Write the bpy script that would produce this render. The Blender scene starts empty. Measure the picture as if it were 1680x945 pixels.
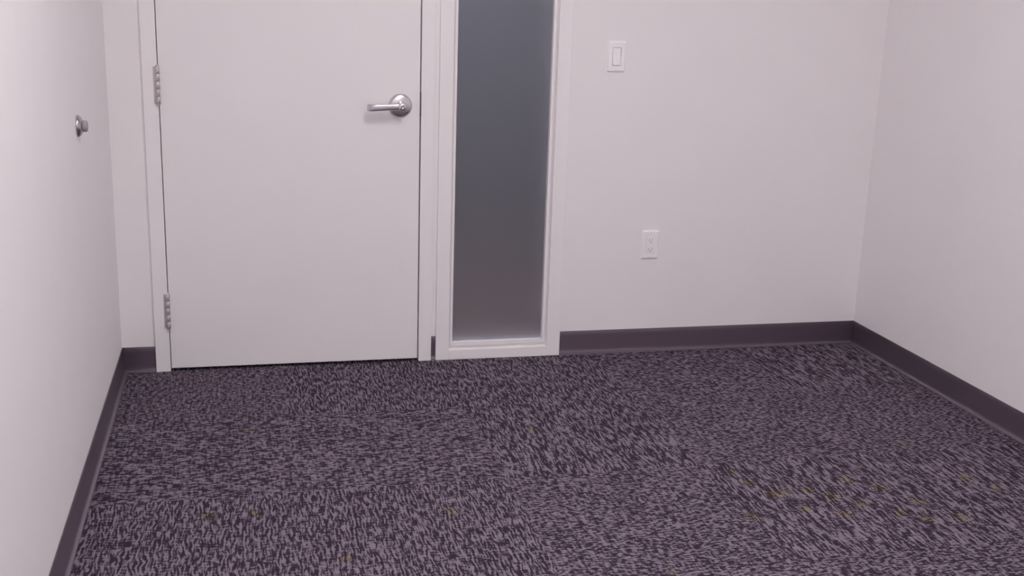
import bpy, bmesh, math
from mathutils import Vector, Matrix

S = bpy.context.scene
C = S.collection

# ------------------------------------------------------------------ camera
CAM = (0.27867, -4.16115, 1.38414)
YAW, PITCH, ROLL, FPX = 0.23701, 0.25255, 0.03236, 1861.108
fwd = Vector((math.sin(YAW)*math.cos(PITCH), math.cos(YAW)*math.cos(PITCH), -math.sin(PITCH)))
rt0 = Vector((math.cos(YAW), -math.sin(YAW), 0))
up0 = rt0.cross(fwd)
rt = rt0*math.cos(ROLL) + up0*math.sin(ROLL)
up = -rt0*math.sin(ROLL) + up0*math.cos(ROLL)
cd = bpy.data.cameras.new('camera')
cam = bpy.data.objects.new('camera', cd); C.objects.link(cam)
cd.sensor_width = 36.0; cd.lens = FPX/1680*36.0; cd.clip_start = 0.02
M = Matrix((rt, up, -fwd)).transposed().to_4x4(); M.translation = CAM
cam.matrix_world = M
S.camera = cam

# ------------------------------------------------------------------ colour management, world, light strengths
S.view_settings.view_transform = 'Standard'
S.view_settings.look = 'None'
S.view_settings.gamma = 1
S.view_settings.use_curve_mapping = False
S.view_settings.exposure = 0.0
S.cycles.diffuse_bounces = 10
S.cycles.max_bounces = 14
w = bpy.data.worlds.new('world'); S.world = w; w.use_nodes = True
w.node_tree.nodes['Background'].inputs[0].default_value = (0.9, 0.85, 0.9, 1)
w.node_tree.nodes['Background'].inputs[1].default_value = 0.0
PANEL_COL = (1.0, 0.965, 0.975)
PANEL = 16.2          # ceiling troffers in the office
HALL = 13.5           # ceiling troffer in the space beyond the glass
HALL_COL = (0.92, 0.94, 1.0)

# ------------------------------------------------------------------ dimensions
XL, XR, YB, YF, ZC = -0.171, 2.776, 0.0, -5.50, 2.72
DW = 0.914
DOOR_H = 2.134
FT = 2.184           # top of the frames

# ------------------------------------------------------------------ materials
def mat(name, col, rough=0.6, metal=0.0, spec=0.5, bump=0.0, bscale=300.0):
    m = bpy.data.materials.new(name); m.use_nodes = True
    nt = m.node_tree; b = nt.nodes['Principled BSDF']
    b.inputs['Roughness'].default_value = rough
    b.inputs['Metallic'].default_value = metal
    b.inputs['Specular IOR Level'].default_value = spec
    tc = nt.nodes.new('ShaderNodeTexCoord')
    n = nt.nodes.new('ShaderNodeTexNoise'); n.inputs['Scale'].default_value = bscale*0.03
    n.inputs['Detail'].default_value = 3
    nt.links.new(tc.outputs['Object'], n.inputs['Vector'])
    mx = nt.nodes.new('ShaderNodeMix'); mx.data_type = 'RGBA'
    mx.inputs['A'].default_value = tuple(c*0.985 for c in col)+(1,)
    mx.inputs['B'].default_value = tuple(min(1, c*1.015) for c in col)+(1,)
    nt.links.new(n.outputs['Fac'], mx.inputs['Factor'])
    nt.links.new(mx.outputs['Result'], b.inputs['Base Color'])
    if bump:
        n2 = nt.nodes.new('ShaderNodeTexNoise'); n2.inputs['Scale'].default_value = bscale
        nt.links.new(tc.outputs['Object'], n2.inputs['Vector'])
        bp = nt.nodes.new('ShaderNodeBump'); bp.inputs['Strength'].default_value = bump
        bp.inputs['Distance'].default_value = 0.001
        nt.links.new(n2.outputs['Fac'], bp.inputs['Height'])
        nt.links.new(bp.outputs['Normal'], b.inputs['Normal'])
    return m

m_wall = mat('wall_paint', (0.865, 0.842, 0.848), 0.75, spec=0.25, bump=0.15, bscale=220)
m_ceil = mat('ceiling_tile', (0.88, 0.85, 0.86), 0.9, spec=0.2, bump=0.5, bscale=150)
m_door = mat('door_paint', (0.865, 0.842, 0.848), 0.5, spec=0.35, bump=0.05, bscale=120)
m_frame = mat('frame_paint', (0.885, 0.862, 0.868), 0.4, spec=0.4)
m_base = mat('vinyl_base', (0.112, 0.082, 0.111), 0.33, spec=0.9)
m_plate = mat('white_plastic', (0.93, 0.90, 0.915), 0.35, spec=0.5)
m_slot = mat('dark_slot', (0.30, 0.27, 0.285), 0.6)
m_nickel = mat('satin_nickel', (0.66, 0.62, 0.65), 0.30, metal=1.0)
m_hinge = mat('hinge_metal', (0.60, 0.555, 0.57), 0.5, metal=0.55)
m_latch = mat('latch_metal', (0.30, 0.26, 0.27), 0.5, metal=0.6)
m_rubber = mat('grey_rubber', (0.33, 0.30, 0.315), 0.5)
m_stop = mat('stop_metal', (0.50, 0.465, 0.48), 0.26, metal=1.0)
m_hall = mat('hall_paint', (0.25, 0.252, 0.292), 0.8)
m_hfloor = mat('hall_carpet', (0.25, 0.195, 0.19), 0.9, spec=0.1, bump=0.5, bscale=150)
m_hframe = mat('hall_frame_paint', (0.72, 0.68, 0.71), 0.5)
m_film = mat('troffer_metal', (0.85, 0.83, 0.84), 0.5)

def emis(name, col, s):
    m = bpy.data.materials.new(name); m.use_nodes = True
    nt = m.node_tree; b = nt.nodes['Principled BSDF']
    b.inputs['Base Color'].default_value = (0.8, 0.8, 0.8, 1)
    b.inputs['Emission Color'].default_value = col+(1,)
    b.inputs['Emission Strength'].default_value = s
    return m
m_panel = emis('lamp_diffuser', PANEL_COL, PANEL)
m_hpanel = emis('hall_lamp_diffuser', HALL_COL, HALL)

# frosted glass
m_glass = bpy.data.materials.new('frosted_glass'); m_glass.use_nodes = True
b = m_glass.node_tree.nodes['Principled BSDF']
b.inputs['Base Color'].default_value = (0.70, 0.69, 0.72, 1)
b.inputs['Roughness'].default_value = 0.66
b.inputs['Transmission Weight'].default_value = 1.0
b.inputs['IOR'].default_value = 1.35

# carpet
def carpet():
    m = bpy.data.materials.new('carpet_tiles'); m.use_nodes = True
    nt = m.node_tree; N = nt.nodes; L = nt.links; b = N['Principled BSDF']
    def val(x, sock):
        if isinstance(x, (int, float)): sock.default_value = x
        else: L.new(x, sock)
    def ma(op, a, b_=0.0, c_=None, clamp=False):
        n = N.new('ShaderNodeMath'); n.operation = op; n.use_clamp = clamp
        val(a, n.inputs[0]); val(b_, n.inputs[1])
        if c_ is not None: val(c_, n.inputs[2])
        return n.outputs[0]
    def mixf(f, a, b_):
        n = N.new('ShaderNodeMix'); n.data_type = 'FLOAT'
        val(f, n.inputs[0]); val(a, n.inputs[2]); val(b_, n.inputs[3]); return n.outputs[0]
    def vec(x, y, z=0.0):
        n = N.new('ShaderNodeCombineXYZ'); val(x, n.inputs[0]); val(y, n.inputs[1]); val(z, n.inputs[2]); return n.outputs[0]
    def noise(v, scale, detail=0.0):
        n = N.new('ShaderNodeTexNoise'); n.noise_dimensions = '3D'
        n.inputs['Scale'].default_value = scale; n.inputs['Detail'].default_value = detail
        L.new(v, n.inputs['Vector']); return n.outputs['Fac']
    tc = N.new('ShaderNodeTexCoord'); sp = N.new('ShaderNodeSeparateXYZ')
    L.new(tc.outputs['Object'], sp.inputs[0]); X, Y = sp.outputs[0], sp.outputs[1]
    T = 0.61
    ix = ma('FLOOR', ma('DIVIDE', ma('ADD', X, 0.21), T))
    iy = ma('FLOOR', ma('DIVIDE', ma('SUBTRACT', 0.08, Y), T))
    idx = ma('ADD', ix, ma('MULTIPLY', iy, 5))
    # 1 = yarn runs away from the viewer, 0 = yarn runs along the back wall
    rows = ["01101", "00100", "11011", "11000", "01101"]
    seq = [int(ch) for r in rows for ch in r]
    cr = N.new('ShaderNodeValToRGB'); cr.color_ramp.interpolation = 'CONSTANT'
    n_ = len(seq)
    L.new(ma('DIVIDE', ma('ADD', idx, 0.5), n_), cr.inputs[0])
    el = cr.color_ramp.elements
    el[0].position = 0; el[0].color = (seq[0],)*3+(1,)
    el[1].position = 0.999; el[1].color = (seq[-1],)*3+(1,)
    for k in range(1, n_):
        if seq[k] != seq[k-1]:
            e = el.new(k/n_); e.color = (seq[k],)*3+(1,)
    msk = cr.outputs[0]
    u = mixf(msk, X, Y); v = mixf(msk, Y, X)
    # gentle wander of the yarn rows
    wob = noise(vec(u, ma('MULTIPLY', v, 1.5), idx), 22.0, 1.0)
    v2 = ma('ADD', v, ma('MULTIPLY', ma('SUBTRACT', wob, 0.5), 0.016))
    n1 = noise(vec(ma('MULTIPLY', u, mixf(msk, 60.0, 25.0)), ma('MULTIPLY', v2, 178.0), ma('MULTIPLY', idx, 3.1)), 1.0, 0.0)
    n2 = noise(vec(ma('MULTIPLY', v, mixf(msk, 30.0, 55.0)), ma('MULTIPLY', u, 130.0), 9.0), 1.0, 0.0)
    fine = noise(vec(ma('MULTIPLY', X, 230.0), ma('MULTIPLY', Y, 190.0), 5.0), 1.0, 0.0)
    dens = noise(vec(X, Y, 0), 9.0, 2.0)
    def cen(x, k): return ma('MULTIPLY', ma('SUBTRACT', x, 0.5), k)
    streak = ma('ADD', ma('ADD', ma('ADD', n1, cen(dens, 0.12)), cen(n2, 0.50)), cen(fine, 0.36))
    ss = N.new('ShaderNodeMapRange'); ss.interpolation_type = 'SMOOTHSTEP'
    L.new(streak, ss.inputs[0]); ss.inputs[1].default_value = 0.38; ss.inputs[2].default_value = 0.69
    light = ss.outputs[0]
    mix = N.new('ShaderNodeMix'); mix.data_type = 'RGBA'
    mix.inputs['A'].default_value = (0.032, 0.020, 0.035, 1)
    mix.inputs['B'].default_value = (0.215, 0.175, 0.218, 1)
    L.new(light, mix.inputs['Factor'])
    # brown yarn flecks, scattered as on the real tiles
    spots = FLECKS
    acc = None
    wv = noise(vec(X, Y, 2.0), 45.0, 1.0)
    for (sx, sy, sr) in spots:
        dx = ma('SUBTRACT', X, sx); dy = ma('SUBTRACT', Y, sy)
        d = ma('SQRT', ma('ADD', ma('MULTIPLY', dx, dx), ma('MULTIPLY', dy, dy)))
        f = ma('SUBTRACT', 1.0, ma('DIVIDE', d, sr), clamp=True)
        acc = f if acc is None else ma('MAXIMUM', acc, f)
    fk = ma('MULTIPLY', ma('MULTIPLY', acc, wv), 3.2, clamp=True)
    mb = N.new('ShaderNodeMix'); mb.data_type = 'RGBA'
    mb.inputs['A'].default_value = (0.038, 0.024, 0.022, 1)
    mb.inputs['B'].default_value = (0.23, 0.185, 0.150, 1)
    L.new(light, mb.inputs['Factor'])
    m3 = N.new('ShaderNodeMix'); m3.data_type = 'RGBA'
    L.new(fk, m3.inputs['Factor']); L.new(mix.outputs['Result'], m3.inputs['A']); L.new(mb.outputs['Result'], m3.inputs['B'])
    L.new(m3.outputs['Result'], b.inputs['Base Color'])
    b.inputs['Roughness'].default_value = 0.95
    b.inputs['Specular IOR Level'].default_value = 0.15
    bp = N.new('ShaderNodeBump'); bp.inputs['Strength'].default_value = 0.5; bp.inputs['Distance'].default_value = 0.003
    L.new(light, bp.inputs['Height']); L.new(bp.outputs['Normal'], b.inputs['Normal'])
    return m
FLECKS = [(1.70, -1.20, .030), (1.72, -1.28, .028), (1.76, -1.37, .035), (1.80, -1.36, .025), (1.87, -1.36, .03),
          (1.92, -1.41, .035), (1.98, -1.47, .03), (1.80, -1.48, .028), (1.90, -1.53, .03), (2.03, -1.31, .03),
          (2.10, -1.37, .03), (2.16, -1.48, .03), (2.06, -1.54, .03), (2.12, -1.59, .03), (2.22, -1.60, .03),
          (2.40, -1.36, .03), (2.37, -1.08, .028), (1.63, -1.50, .03), (0.267, -0.64, .022), (1.18, -0.78, .028),
          (0.807, -1.33, .03), (0.16, -1.25, .03), (0.28, -1.25, .025), (0.50, -1.55, .025), (-0.03, -0.33, .02),
          (2.45, -1.44, .03), (1.30, -1.75, .02)]
m_carpet = carpet()

# ------------------------------------------------------------------ helpers
def obj(name, bm, m, parent=None, smooth=False, loc=None):
    me = bpy.data.meshes.new(name)
    bmesh.ops.recalc_face_normals(bm, faces=bm.faces)
    bm.to_mesh(me); bm.free()
    if smooth:
        for p in me.polygons: p.use_smooth = True
    me.materials.append(m)
    o = bpy.data.objects.new(name, me); C.objects.link(o)
    if parent: o.parent = parent
    if loc: o.location = loc
    return o

def bev(o, wd, seg=2, angle=40):
    md = o.modifiers.new('bevel', 'BEVEL'); md.width = wd; md.segments = seg
    md.limit_method = 'ANGLE'; md.angle_limit = math.radians(angle)
    md.harden_normals = False
    return o

def box(bm, x0, x1, y0, y1, z0, z1):
    vs = [bm.verts.new((x, y, z)) for x in (x0, x1) for y in (y0, y1) for z in (z0, z1)]
    for f in ((0,1,3,2), (4,6,7,5), (0,4,5,1), (2,3,7,6), (0,2,6,4), (1,5,7,3)):
        bm.faces.new([vs[i] for i in f])

def boxes(*bs):
    bm = bmesh.new()
    for q in bs: box(bm, *q)
    return bm

def lathe(prof, axis='Y', seg=48, bm=None, off=(0, 0, 0)):
    """prof = (radius, distance along axis); distance is measured from the wall into the room"""
    bm = bm or bmesh.new(); rings = []
    for r, d in prof:
        ring = []
        for k in range(seg):
            a = 2*math.pi*k/seg; ca, sa = r*math.cos(a), r*math.sin(a)
            p = {'Y': (ca, -d, sa), 'X': (d, ca, sa), 'Z': (ca, sa, d)}[axis]
            ring.append(bm.verts.new((p[0]+off[0], p[1]+off[1], p[2]+off[2])))
        rings.append(ring)
    for a, b_ in zip(rings, rings[1:]):
        for k in range(seg):
            bm.faces.new((a[k], a[(k+1) % seg], b_[(k+1) % seg], b_[k]))
    bm.faces.new(rings[0]); bm.faces.new(rings[-1])
    return bm

def prism(pts, y0, y1):
    """outline in x-z extruded along y"""
    bm = bmesh.new()
    a = [bm.verts.new((x, y0, z)) for x, z in pts]; b_ = [bm.verts.new((x, y1, z)) for x, z in pts]
    n = len(pts); bm.faces.new(a); bm.faces.new(b_[::-1])
    for k in range(n): bm.faces.new((a[k], a[(k+1) % n], b_[(k+1) % n], b_[k]))
    return bm

def struct(o): o['kind'] = 'structure'; return o
def empty(name, loc):
    o = bpy.data.objects.new(name, None); C.objects.link(o); o.location = loc; o.empty_display_size = 0.05; return o
def tag(o, label, cat, group=None):
    o['label'] = label; o['category'] = cat
    if group: o['group'] = group
    return o

# ------------------------------------------------------------------ room shell
TH = 0.12
YH = 1.95             # far side of the space beyond the glass
struct(obj('floor', boxes((-1.8, 4.2, YF-TH, 0.06, -0.05, 0)), m_carpet))
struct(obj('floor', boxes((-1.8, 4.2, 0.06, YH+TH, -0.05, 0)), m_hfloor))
struct(obj('wall_left', boxes((XL-TH, XL, YF-TH, 0, 0, ZC+.1)), m_wall))
struct(obj('wall_right', boxes((XR, XR+TH, YF-TH, 0, 0, ZC+.1)), m_wall))
struct(obj('wall_front', boxes((XL, XR, YF-TH, YF, 0, ZC+.1)), m_wall))
struct(obj('ceiling', boxes((XL, XR, YF, 0, ZC, ZC+.1)), m_ceil))
# back wall with the rough openings of door and sidelight
HB = ZC+.1
struct(obj('wall_back', boxes(
    (-1.8, -0.045, 0, TH, 0, HB), (-0.045, 0.958, 0, TH, FT-.01, HB), (0.958, 0.993, 0, TH, 0, HB),
    (0.993, 1.474, 0, TH, FT-.01, HB), (1.474, 4.2, 0, TH, 0, HB)), m_wall))
# hall beyond
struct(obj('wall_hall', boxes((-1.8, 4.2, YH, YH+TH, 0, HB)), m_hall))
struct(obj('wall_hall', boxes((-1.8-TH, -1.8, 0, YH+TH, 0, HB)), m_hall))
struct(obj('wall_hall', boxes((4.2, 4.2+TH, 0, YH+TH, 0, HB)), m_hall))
struct(obj('ceiling', boxes((-1.8, 4.2, TH, YH, ZC, ZC+.1)), m_ceil))

# ------------------------------------------------------------------ vinyl cove base
HBASE = 0.0955
PROF = [(0.0, HBASE), (0.0018, HBASE), (0.0030, HBASE-.002), (0.0034, 0.075), (0.0034, 0.024), (0.0040, 0.016),
        (0.0056, 0.0105), (0.0080, 0.0070), (0.0110, 0.0050), (0.0150, 0.0036), (0.0162, 0.0022), (0.0162, 0.0), (0.0, 0.0)]
def base(name, p0, p1, nrm, mit0=0, mit1=0):
    """run from p0 to p1 with profile pushed along nrm; mit = 1 mitres an inside corner"""
    bm = bmesh.new(); p0 = Vector(p0); p1 = Vector(p1); n = Vector(nrm); t = (p1-p0).normalized()
    ra, rb = [], []
    for d, z in PROF:
        ra.append(bm.verts.new((*(p0+n*d+t*d*mit0), z)))
        rb.append(bm.verts.new((*(p1+n*d-t*d*mit1), z)))
    k = len(PROF)
    for i in range(k): bm.faces.new((ra[i], ra[(i+1) % k], rb[(i+1) % k], rb[i]))
    bm.faces.new(ra); bm.faces.new(rb)
    o = struct(obj(name, bm, m_base))
    for p in o.data.polygons: p.use_smooth = len(p.vertices) == 4
    md = o.modifiers.new('es', 'EDGE_SPLIT'); md.split_angle = math.radians(50)
    return o
base('baseboard_left', (XL, YF), (XL, 0), (1, 0), 1, 1)
base('baseboard_right', (XR, YF), (XR, 0), (-1, 0), 1, 1)
base('baseboard_front', (XL, YF), (XR, YF), (0, 1), 1, 1)
base('baseboard_back', (XL, 0), (-0.0545, 0), (0, -1), 1, 0)
base('baseboard_back', (0.9665, 0), (0.9835, 0), (0, -1), 0, 0)
base('baseboard_back', (1.4835, 0), (XR, 0), (0, -1), 0, 1)

# ------------------------------------------------------------------ door frame (pressed metal)
FY = -0.013           # how far the frame faces stand off the wall
df = struct(bev(obj('trim_1', boxes(
    (-0.054, -0.0028, FY, TH+.013, 0, FT), (0.9170, 0.966, FY, TH+.013, 0, FT), (-0.0035, 0.9170, FY, TH+.013, DOOR_H+.004, FT),
    (-0.0035, 0.012, 0.040, TH-.02, 0, DOOR_H+.004), (0.902, 0.9170, 0.040, TH-.02, 0, DOOR_H+.004), (0.012, 0.902, 0.040, TH-.02, DOOR_H-.012, DOOR_H+.004)), m_frame), 0.0018))
bev(obj('strike_plate', boxes((0.9146, 0.9172, FY-.0028, 0.018, 0.945, 1.030)), m_latch, df), 0.0006)

# ------------------------------------------------------------------ door leaf
DY = -0.0115
door = empty('door_1', (0, 0, 0)); struct(door)
bev(obj('door_slab', boxes((0.0, 0.9125, DY, 0.036, 0.012, DOOR_H)), m_door, door), 0.0026, 3)
def hinge(z0, z1):
    # knuckles of the barrel, five of them, stacked with hairline joints, and pin caps
    bm = bmesh.new(); n = 5; h = (z1-z0)/n
    for k in range(n):
        a, b_ = z0+k*h, z0+(k+1)*h
        lathe([(0.0066, a+.0004), (0.0074, a+.0012), (0.0074, b_-.0012), (0.0066, b_-.0004)], 'Z', 20, bm, (-0.0022, -0.0205, 0))
    lathe([(0.003, z1-.001), (0.0062, z1), (0.0055, z1+.003), (0.002, z1+.0045)], 'Z', 20, bm, (-0.0022, -0.0205, 0))
    lathe([(0.002, z0-.0045), (0.0055, z0-.003), (0.0062, z0), (0.003, z0+.001)], 'Z', 20, bm, (-0.0022, -0.0205, 0))
    o = obj('hinge', bm, m_hinge, door, smooth=False)
    for p in o.data.polygons: p.use_smooth = len(p.vertices) == 4
    lf = bev(obj('hinge_leaf', boxes((-0.0170, -0.0030, FY-.0022, FY+.0002, z0+.002, z1-.002)), m_hinge, o), 0.001)
    for p in lf.data.polygons: p.use_smooth = False
    return o
hinge(0.168, 0.298); hinge(0.980, 1.110); hinge(1.860, 1.990)

# lever handle: rose, neck, lever, turn button
HX, HZ = 0.840, 0.982
dh = obj('door_handle', lathe([(0.0425, 0.0), (0.0430, 0.003), (0.0420, 0.0065), (0.0385, 0.0100), (0.0300, 0.0128), (0.0190, 0.0142), (0.0160, 0.0146)], 'Y', 64),
         m_nickel, door, True, (HX, DY, HZ))
obj('neck', lathe([(0.0165, 0.013), (0.0135, 0.020), (0.0125, 0.034), (0.0135, 0.048), (0.0150, 0.056), (0.0150, 0.061), (0.0135, 0.0640), (0.0100, 0.0652)], 'Y', 40), m_nickel, dh, True)
def lever_mesh():
    bm = bmesh.new(); rings = []
    # stations along the lever: x, y (off the rose), z, half height, half thickness
    st = [(0.016, 0.053, 0.000, 0.0060, 0.0050), (0.012, 0.053, 0.000, 0.0105, 0.0080), (0.000, 0.053, 0.000, 0.0125, 0.0092), (-0.018, 0.0535, 0.000, 0.0112, 0.0078),
          (-0.040, 0.055, -0.0012, 0.0108, 0.0060), (-0.062, 0.056, -0.0026, 0.0112, 0.0056), (-0.084, 0.0555, -0.0034, 0.0118, 0.0056),
          (-0.100, 0.054, -0.0040, 0.0124, 0.0056), (-0.1125, 0.051, -0.0044, 0.0126, 0.0056), (-0.1185, 0.046, -0.0046, 0.0122, 0.0050), (-0.1205, 0.040, -0.0046, 0.0114, 0.0040)]
    seg = 24
    for i, (x, y, z, hh, ht) in enumerate(st):
        a = st[max(0, i-1)]; c = st[min(len(st)-1, i+1)]
        t = Vector((c[0]-a[0], -(c[1]-a[1]), c[2]-a[2])).normalized()
        side = t.cross(Vector((0, 0, 1))).normalized(); upv = side.cross(t)
        ring = []
        for k in range(seg):
            q = 2*math.pi*k/seg
            ca, sa = math.cos(q), math.sin(q)
            ca = math.copysign(abs(ca)**0.6, ca); sa = math.copysign(abs(sa)**0.6, sa)
            ring.append(bm.verts.new(Vector((x, -y, z)) + side*ht*ca + upv*hh*sa))
        rings.append(ring)
    for a, b_ in zip(rings, rings[1:]):
        for k in range(seg): bm.faces.new((a[k], a[(k+1) % seg], b_[(k+1) % seg], b_[k]))
    bm.faces.new(rings[0]); bm.faces.new(rings[-1])
    return bm
obj('lever', lever_mesh(), m_nickel, dh, True)
bm = lathe([(0.0060, 0.062), (0.0060, 0.0685), (0.0050, 0.0695), (0.0048, 0.0690)], 'Y', 24)
obj('turn_button', bm, m_nickel, dh, True)
# latch bolt in the door edge, seen in the gap beside the strike
bev(obj('latch', boxes((0.9120, 0.9140, DY+.0034, 0.012, 0.950, 1.025)), m_latch, door), 0.0005)

# ------------------------------------------------------------------ sidelight window
W0, W1, G0, G1, GZ = 0.984, 1.4825, 1.0505, 1.410, 0.0685
win = empty('window_1', (0, 0, 0)); struct(win)
I0, I1, IZ = 1.035, 1.4290, 0.041
IZT, GZT = DOOR_H, DOOR_H-.025
bev(obj('window_frame', boxes((W0, I0, FY, 0.03, 0, FT), (I1, W1, FY, 0.03, 0, FT), (I0, I1, FY, 0.03, 0, IZ), (I0, I1, FY, 0.03, IZT, FT)), m_frame, win), 0.0022, 3)
hf = bev(obj('hall_frame', boxes((W0, I0, 0.03, TH+.013, 0, FT), (I1, W1, 0.03, TH+.013, 0, FT), (I0, I1, 0.03, TH+.013, 0, IZ), (I0, I1, 0.03, TH+.013, IZT, FT)), m_hframe, win), 0.0015)
hf['label'] = 'light grey frame on the hall side'
def stop_ring(o, i, y_out, y_in, y_back):
    """glazing stop: sloping bead around the opening; o, i = (x0, x1, z0, z1) outer and inner"""
    bm = bmesh.new()
    def ring(r, y): return [bm.verts.new(p) for p in ((r[0], y, r[2]), (r[1], y, r[2]), (r[1], y, r[3]), (r[0], y, r[3]))]
    mid = tuple(o[k] + (i[k]-o[k])*0.45 for k in range(4))
    rs = [ring(o, y_back), ring(o, y_out), ring(mid, y_in), ring(i, y_in), ring(i, y_back)]
    for a, b_ in zip(rs, rs[1:]+rs[:1]):
        for k in range(4): bm.faces.new((a[k], a[(k+1) % 4], b_[(k+1) % 4], b_[k]))
    return bm
bev(obj('glazing_stop', stop_ring((I0, I1, IZ, IZT), (G0, G1, GZ, GZT), 0.007, -0.004, 0.018), m_frame, win), 0.0008)
bev(obj('glazing_stop', stop_ring((I0, I1, IZ, IZT), (G0, G1, GZ, GZT), 0.044, 0.050, 0.026), m_hframe, win), 0.0008)
obj('glass_pane', boxes((G0-.005, G1+.005, 0.019, 0.025, GZ-.005, GZT+.005)), m_glass, win)

# ------------------------------------------------------------------ switch and outlet
def rounded(x0, x1, z0, z1, r, seg=6):
    pts = []
    for cx, cz, a0 in ((x1-r, z1-r, 0), (x0+r, z1-r, 90), (x0+r, z0+r, 180), (x1-r, z0+r, 270)):
        for k in range(seg+1):
            a = math.radians(a0+90*k/seg); pts.append((cx+r*math.cos(a), cz+r*math.sin(a)))
    return pts
def plate_mesh():
    """plate with a rectangular window for the insert, gently crowned edge"""
    bm = bmesh.new()
    def ring(hw, hh, r, y): return [bm.verts.new((x, y, z)) for x, z in rounded(-hw, hw, -hh, hh, r)]
    rs = [ring(.035, .0572, .003, 0), ring(.035, .0572, .003, -.0022), ring(.0338, .0558, .003, -.0042),
          ring(.0305, .0520, .003, -.0064), ring(.0172, .0340, .001, -.0064), ring(.0172, .0340, .001, -.0010)]
    for a, b_ in zip(rs, rs[1:]):
        n = len(a)
        for k in range(n): bm.faces.new((a[k], a[(k+1) % n], b_[(k+1) % n], b_[k]))
    bm.faces.new(rs[0]); bm.faces.new(rs[-1])
    return bm
def screws(par):
    for z in (.0485, -.0485):
        s = obj('screw', lathe([(0.0033, 0.0060), (0.0033, 0.0068), (0.0024, 0.0073)], 'Y', 20), m_plate, par, False, (0, 0, z))
        obj('screw_slot', boxes((-.0026, .0026, -.00745, -.0070, -.00035, .00035)), m_slot, s)

sw = empty('light_switch', (1.660, 0, 1.172))
tag(sw, 'white rocker light switch high on the back wall, right of the frosted sidelight', 'light switch')
obj('cover_plate', plate_mesh(), m_plate, sw); screws(sw)
obj('backing', boxes((-.0172, .0172, -.0016, -.0011, -.034, .034)), m_slot, sw)
# rocker: upper half pushed in, lower half tilted out
bm = bmesh.new(); sec = [(-.0020, .0325), (-.0048, .0325), (-.0066, 0.004), (-.0072, 0.0), (-.0102, -.0300), (-.0098, -.0325), (-.0020, -.0325)]
a = [bm.verts.new((-.0155, y, z)) for y, z in sec]; c = [bm.verts.new((.0155, y, z)) for y, z in sec]
bm.faces.new(a); bm.faces.new(c)
for k in range(len(sec)): bm.faces.new((a[k], a[(k+1) % len(sec)], c[(k+1) % len(sec)], c[k]))
bev(obj('rocker', bm, m_plate, sw), 0.0007)

ou = empty('wall_outlet', (1.842, 0, 0.4425))
tag(ou, 'white duplex power outlet with cover plate low on the back wall above the dark baseboard', 'outlet')
obj('cover_plate', plate_mesh(), m_plate, ou); screws(ou)
ins = bev(obj('receptacle', boxes((-.0168, .0168, -.0070, -.0012, -.0335, .0335)), m_plate, ou), 0.0008)
for z in (.0185, -.0185):
    s = obj('socket', prism(rounded(-.0145, .0145, -.0125, .0125, .006), -.0078, -.0068), m_plate, ins, False, (0, 0, z))
    bm = boxes((-.0072, -.0054, -.0081, -.0077, -.0030, .0062), (.0054, .0072, -.0081, -.0077, -.0022, .0054))
    lathe([(.0026, .0077), (.0026, .0081)], 'Y', 16, bm, (0, 0, -.0072))
    # slots go one level deeper only, so they belong to the receptacle
    obj('slots', bm, m_slot, ins, False, (0, 0, z))

# ------------------------------------------------------------------ wall mounted door stop
ds = empty('door_stop', (XL, -0.790, 0.992))
tag(ds, 'satin metal domed door stop with grey bumper on the left wall', 'door stop')
obj('flange', lathe([(0.0305, 0.0), (0.0310, 0.0020), (0.0300, 0.0050), (0.0275, 0.0085), (0.0235, 0.0118), (0.0190, 0.0140), (0.0165, 0.0150), (0.0150, 0.0155)], 'X', 48), m_stop, ds, True)
obj('bumper', lathe([(0.0145, 0.0150), (0.0158, 0.0165), (0.0160, 0.0235), (0.0150, 0.0262), (0.0120, 0.0278), (0.006, 0.0283)], 'X', 40), m_rubber, ds, True)

# ------------------------------------------------------------------ recessed ceiling lights
def troffer(x, y, wx, wy, m, label, cat='ceiling light'):
    t = empty('ceiling_light', (x, y, ZC-.004))
    tag(t, label, cat)
    bm = boxes((-wx/2, -wx/2+.02, -wy/2, wy/2, -.006, .0035), (wx/2-.02, wx/2, -wy/2, wy/2, -.006, .0035),
               (-wx/2+.02, wx/2-.02, -wy/2, -wy/2+.02, -.006, .0035), (-wx/2+.02, wx/2-.02, wy/2-.02, wy/2, -.006, .0035))
    obj('frame', bm, m_film, t)
    obj('diffuser', boxes((-wx/2+.02, wx/2-.02, -wy/2+.02, wy/2-.02, -.003, .0015)), m, t)
troffer(1.10, -2.20, 0.60, 1.20, m_panel, 'rectangular recessed ceiling light nearer the door')
troffer(0.70, -4.20, 0.60, 1.20, m_panel, 'rectangular recessed ceiling light at the far end from the door')
troffer(1.20, 1.00, 1.20, 0.60, m_hpanel, 'recessed ceiling light in the hall beyond the frosted glass')
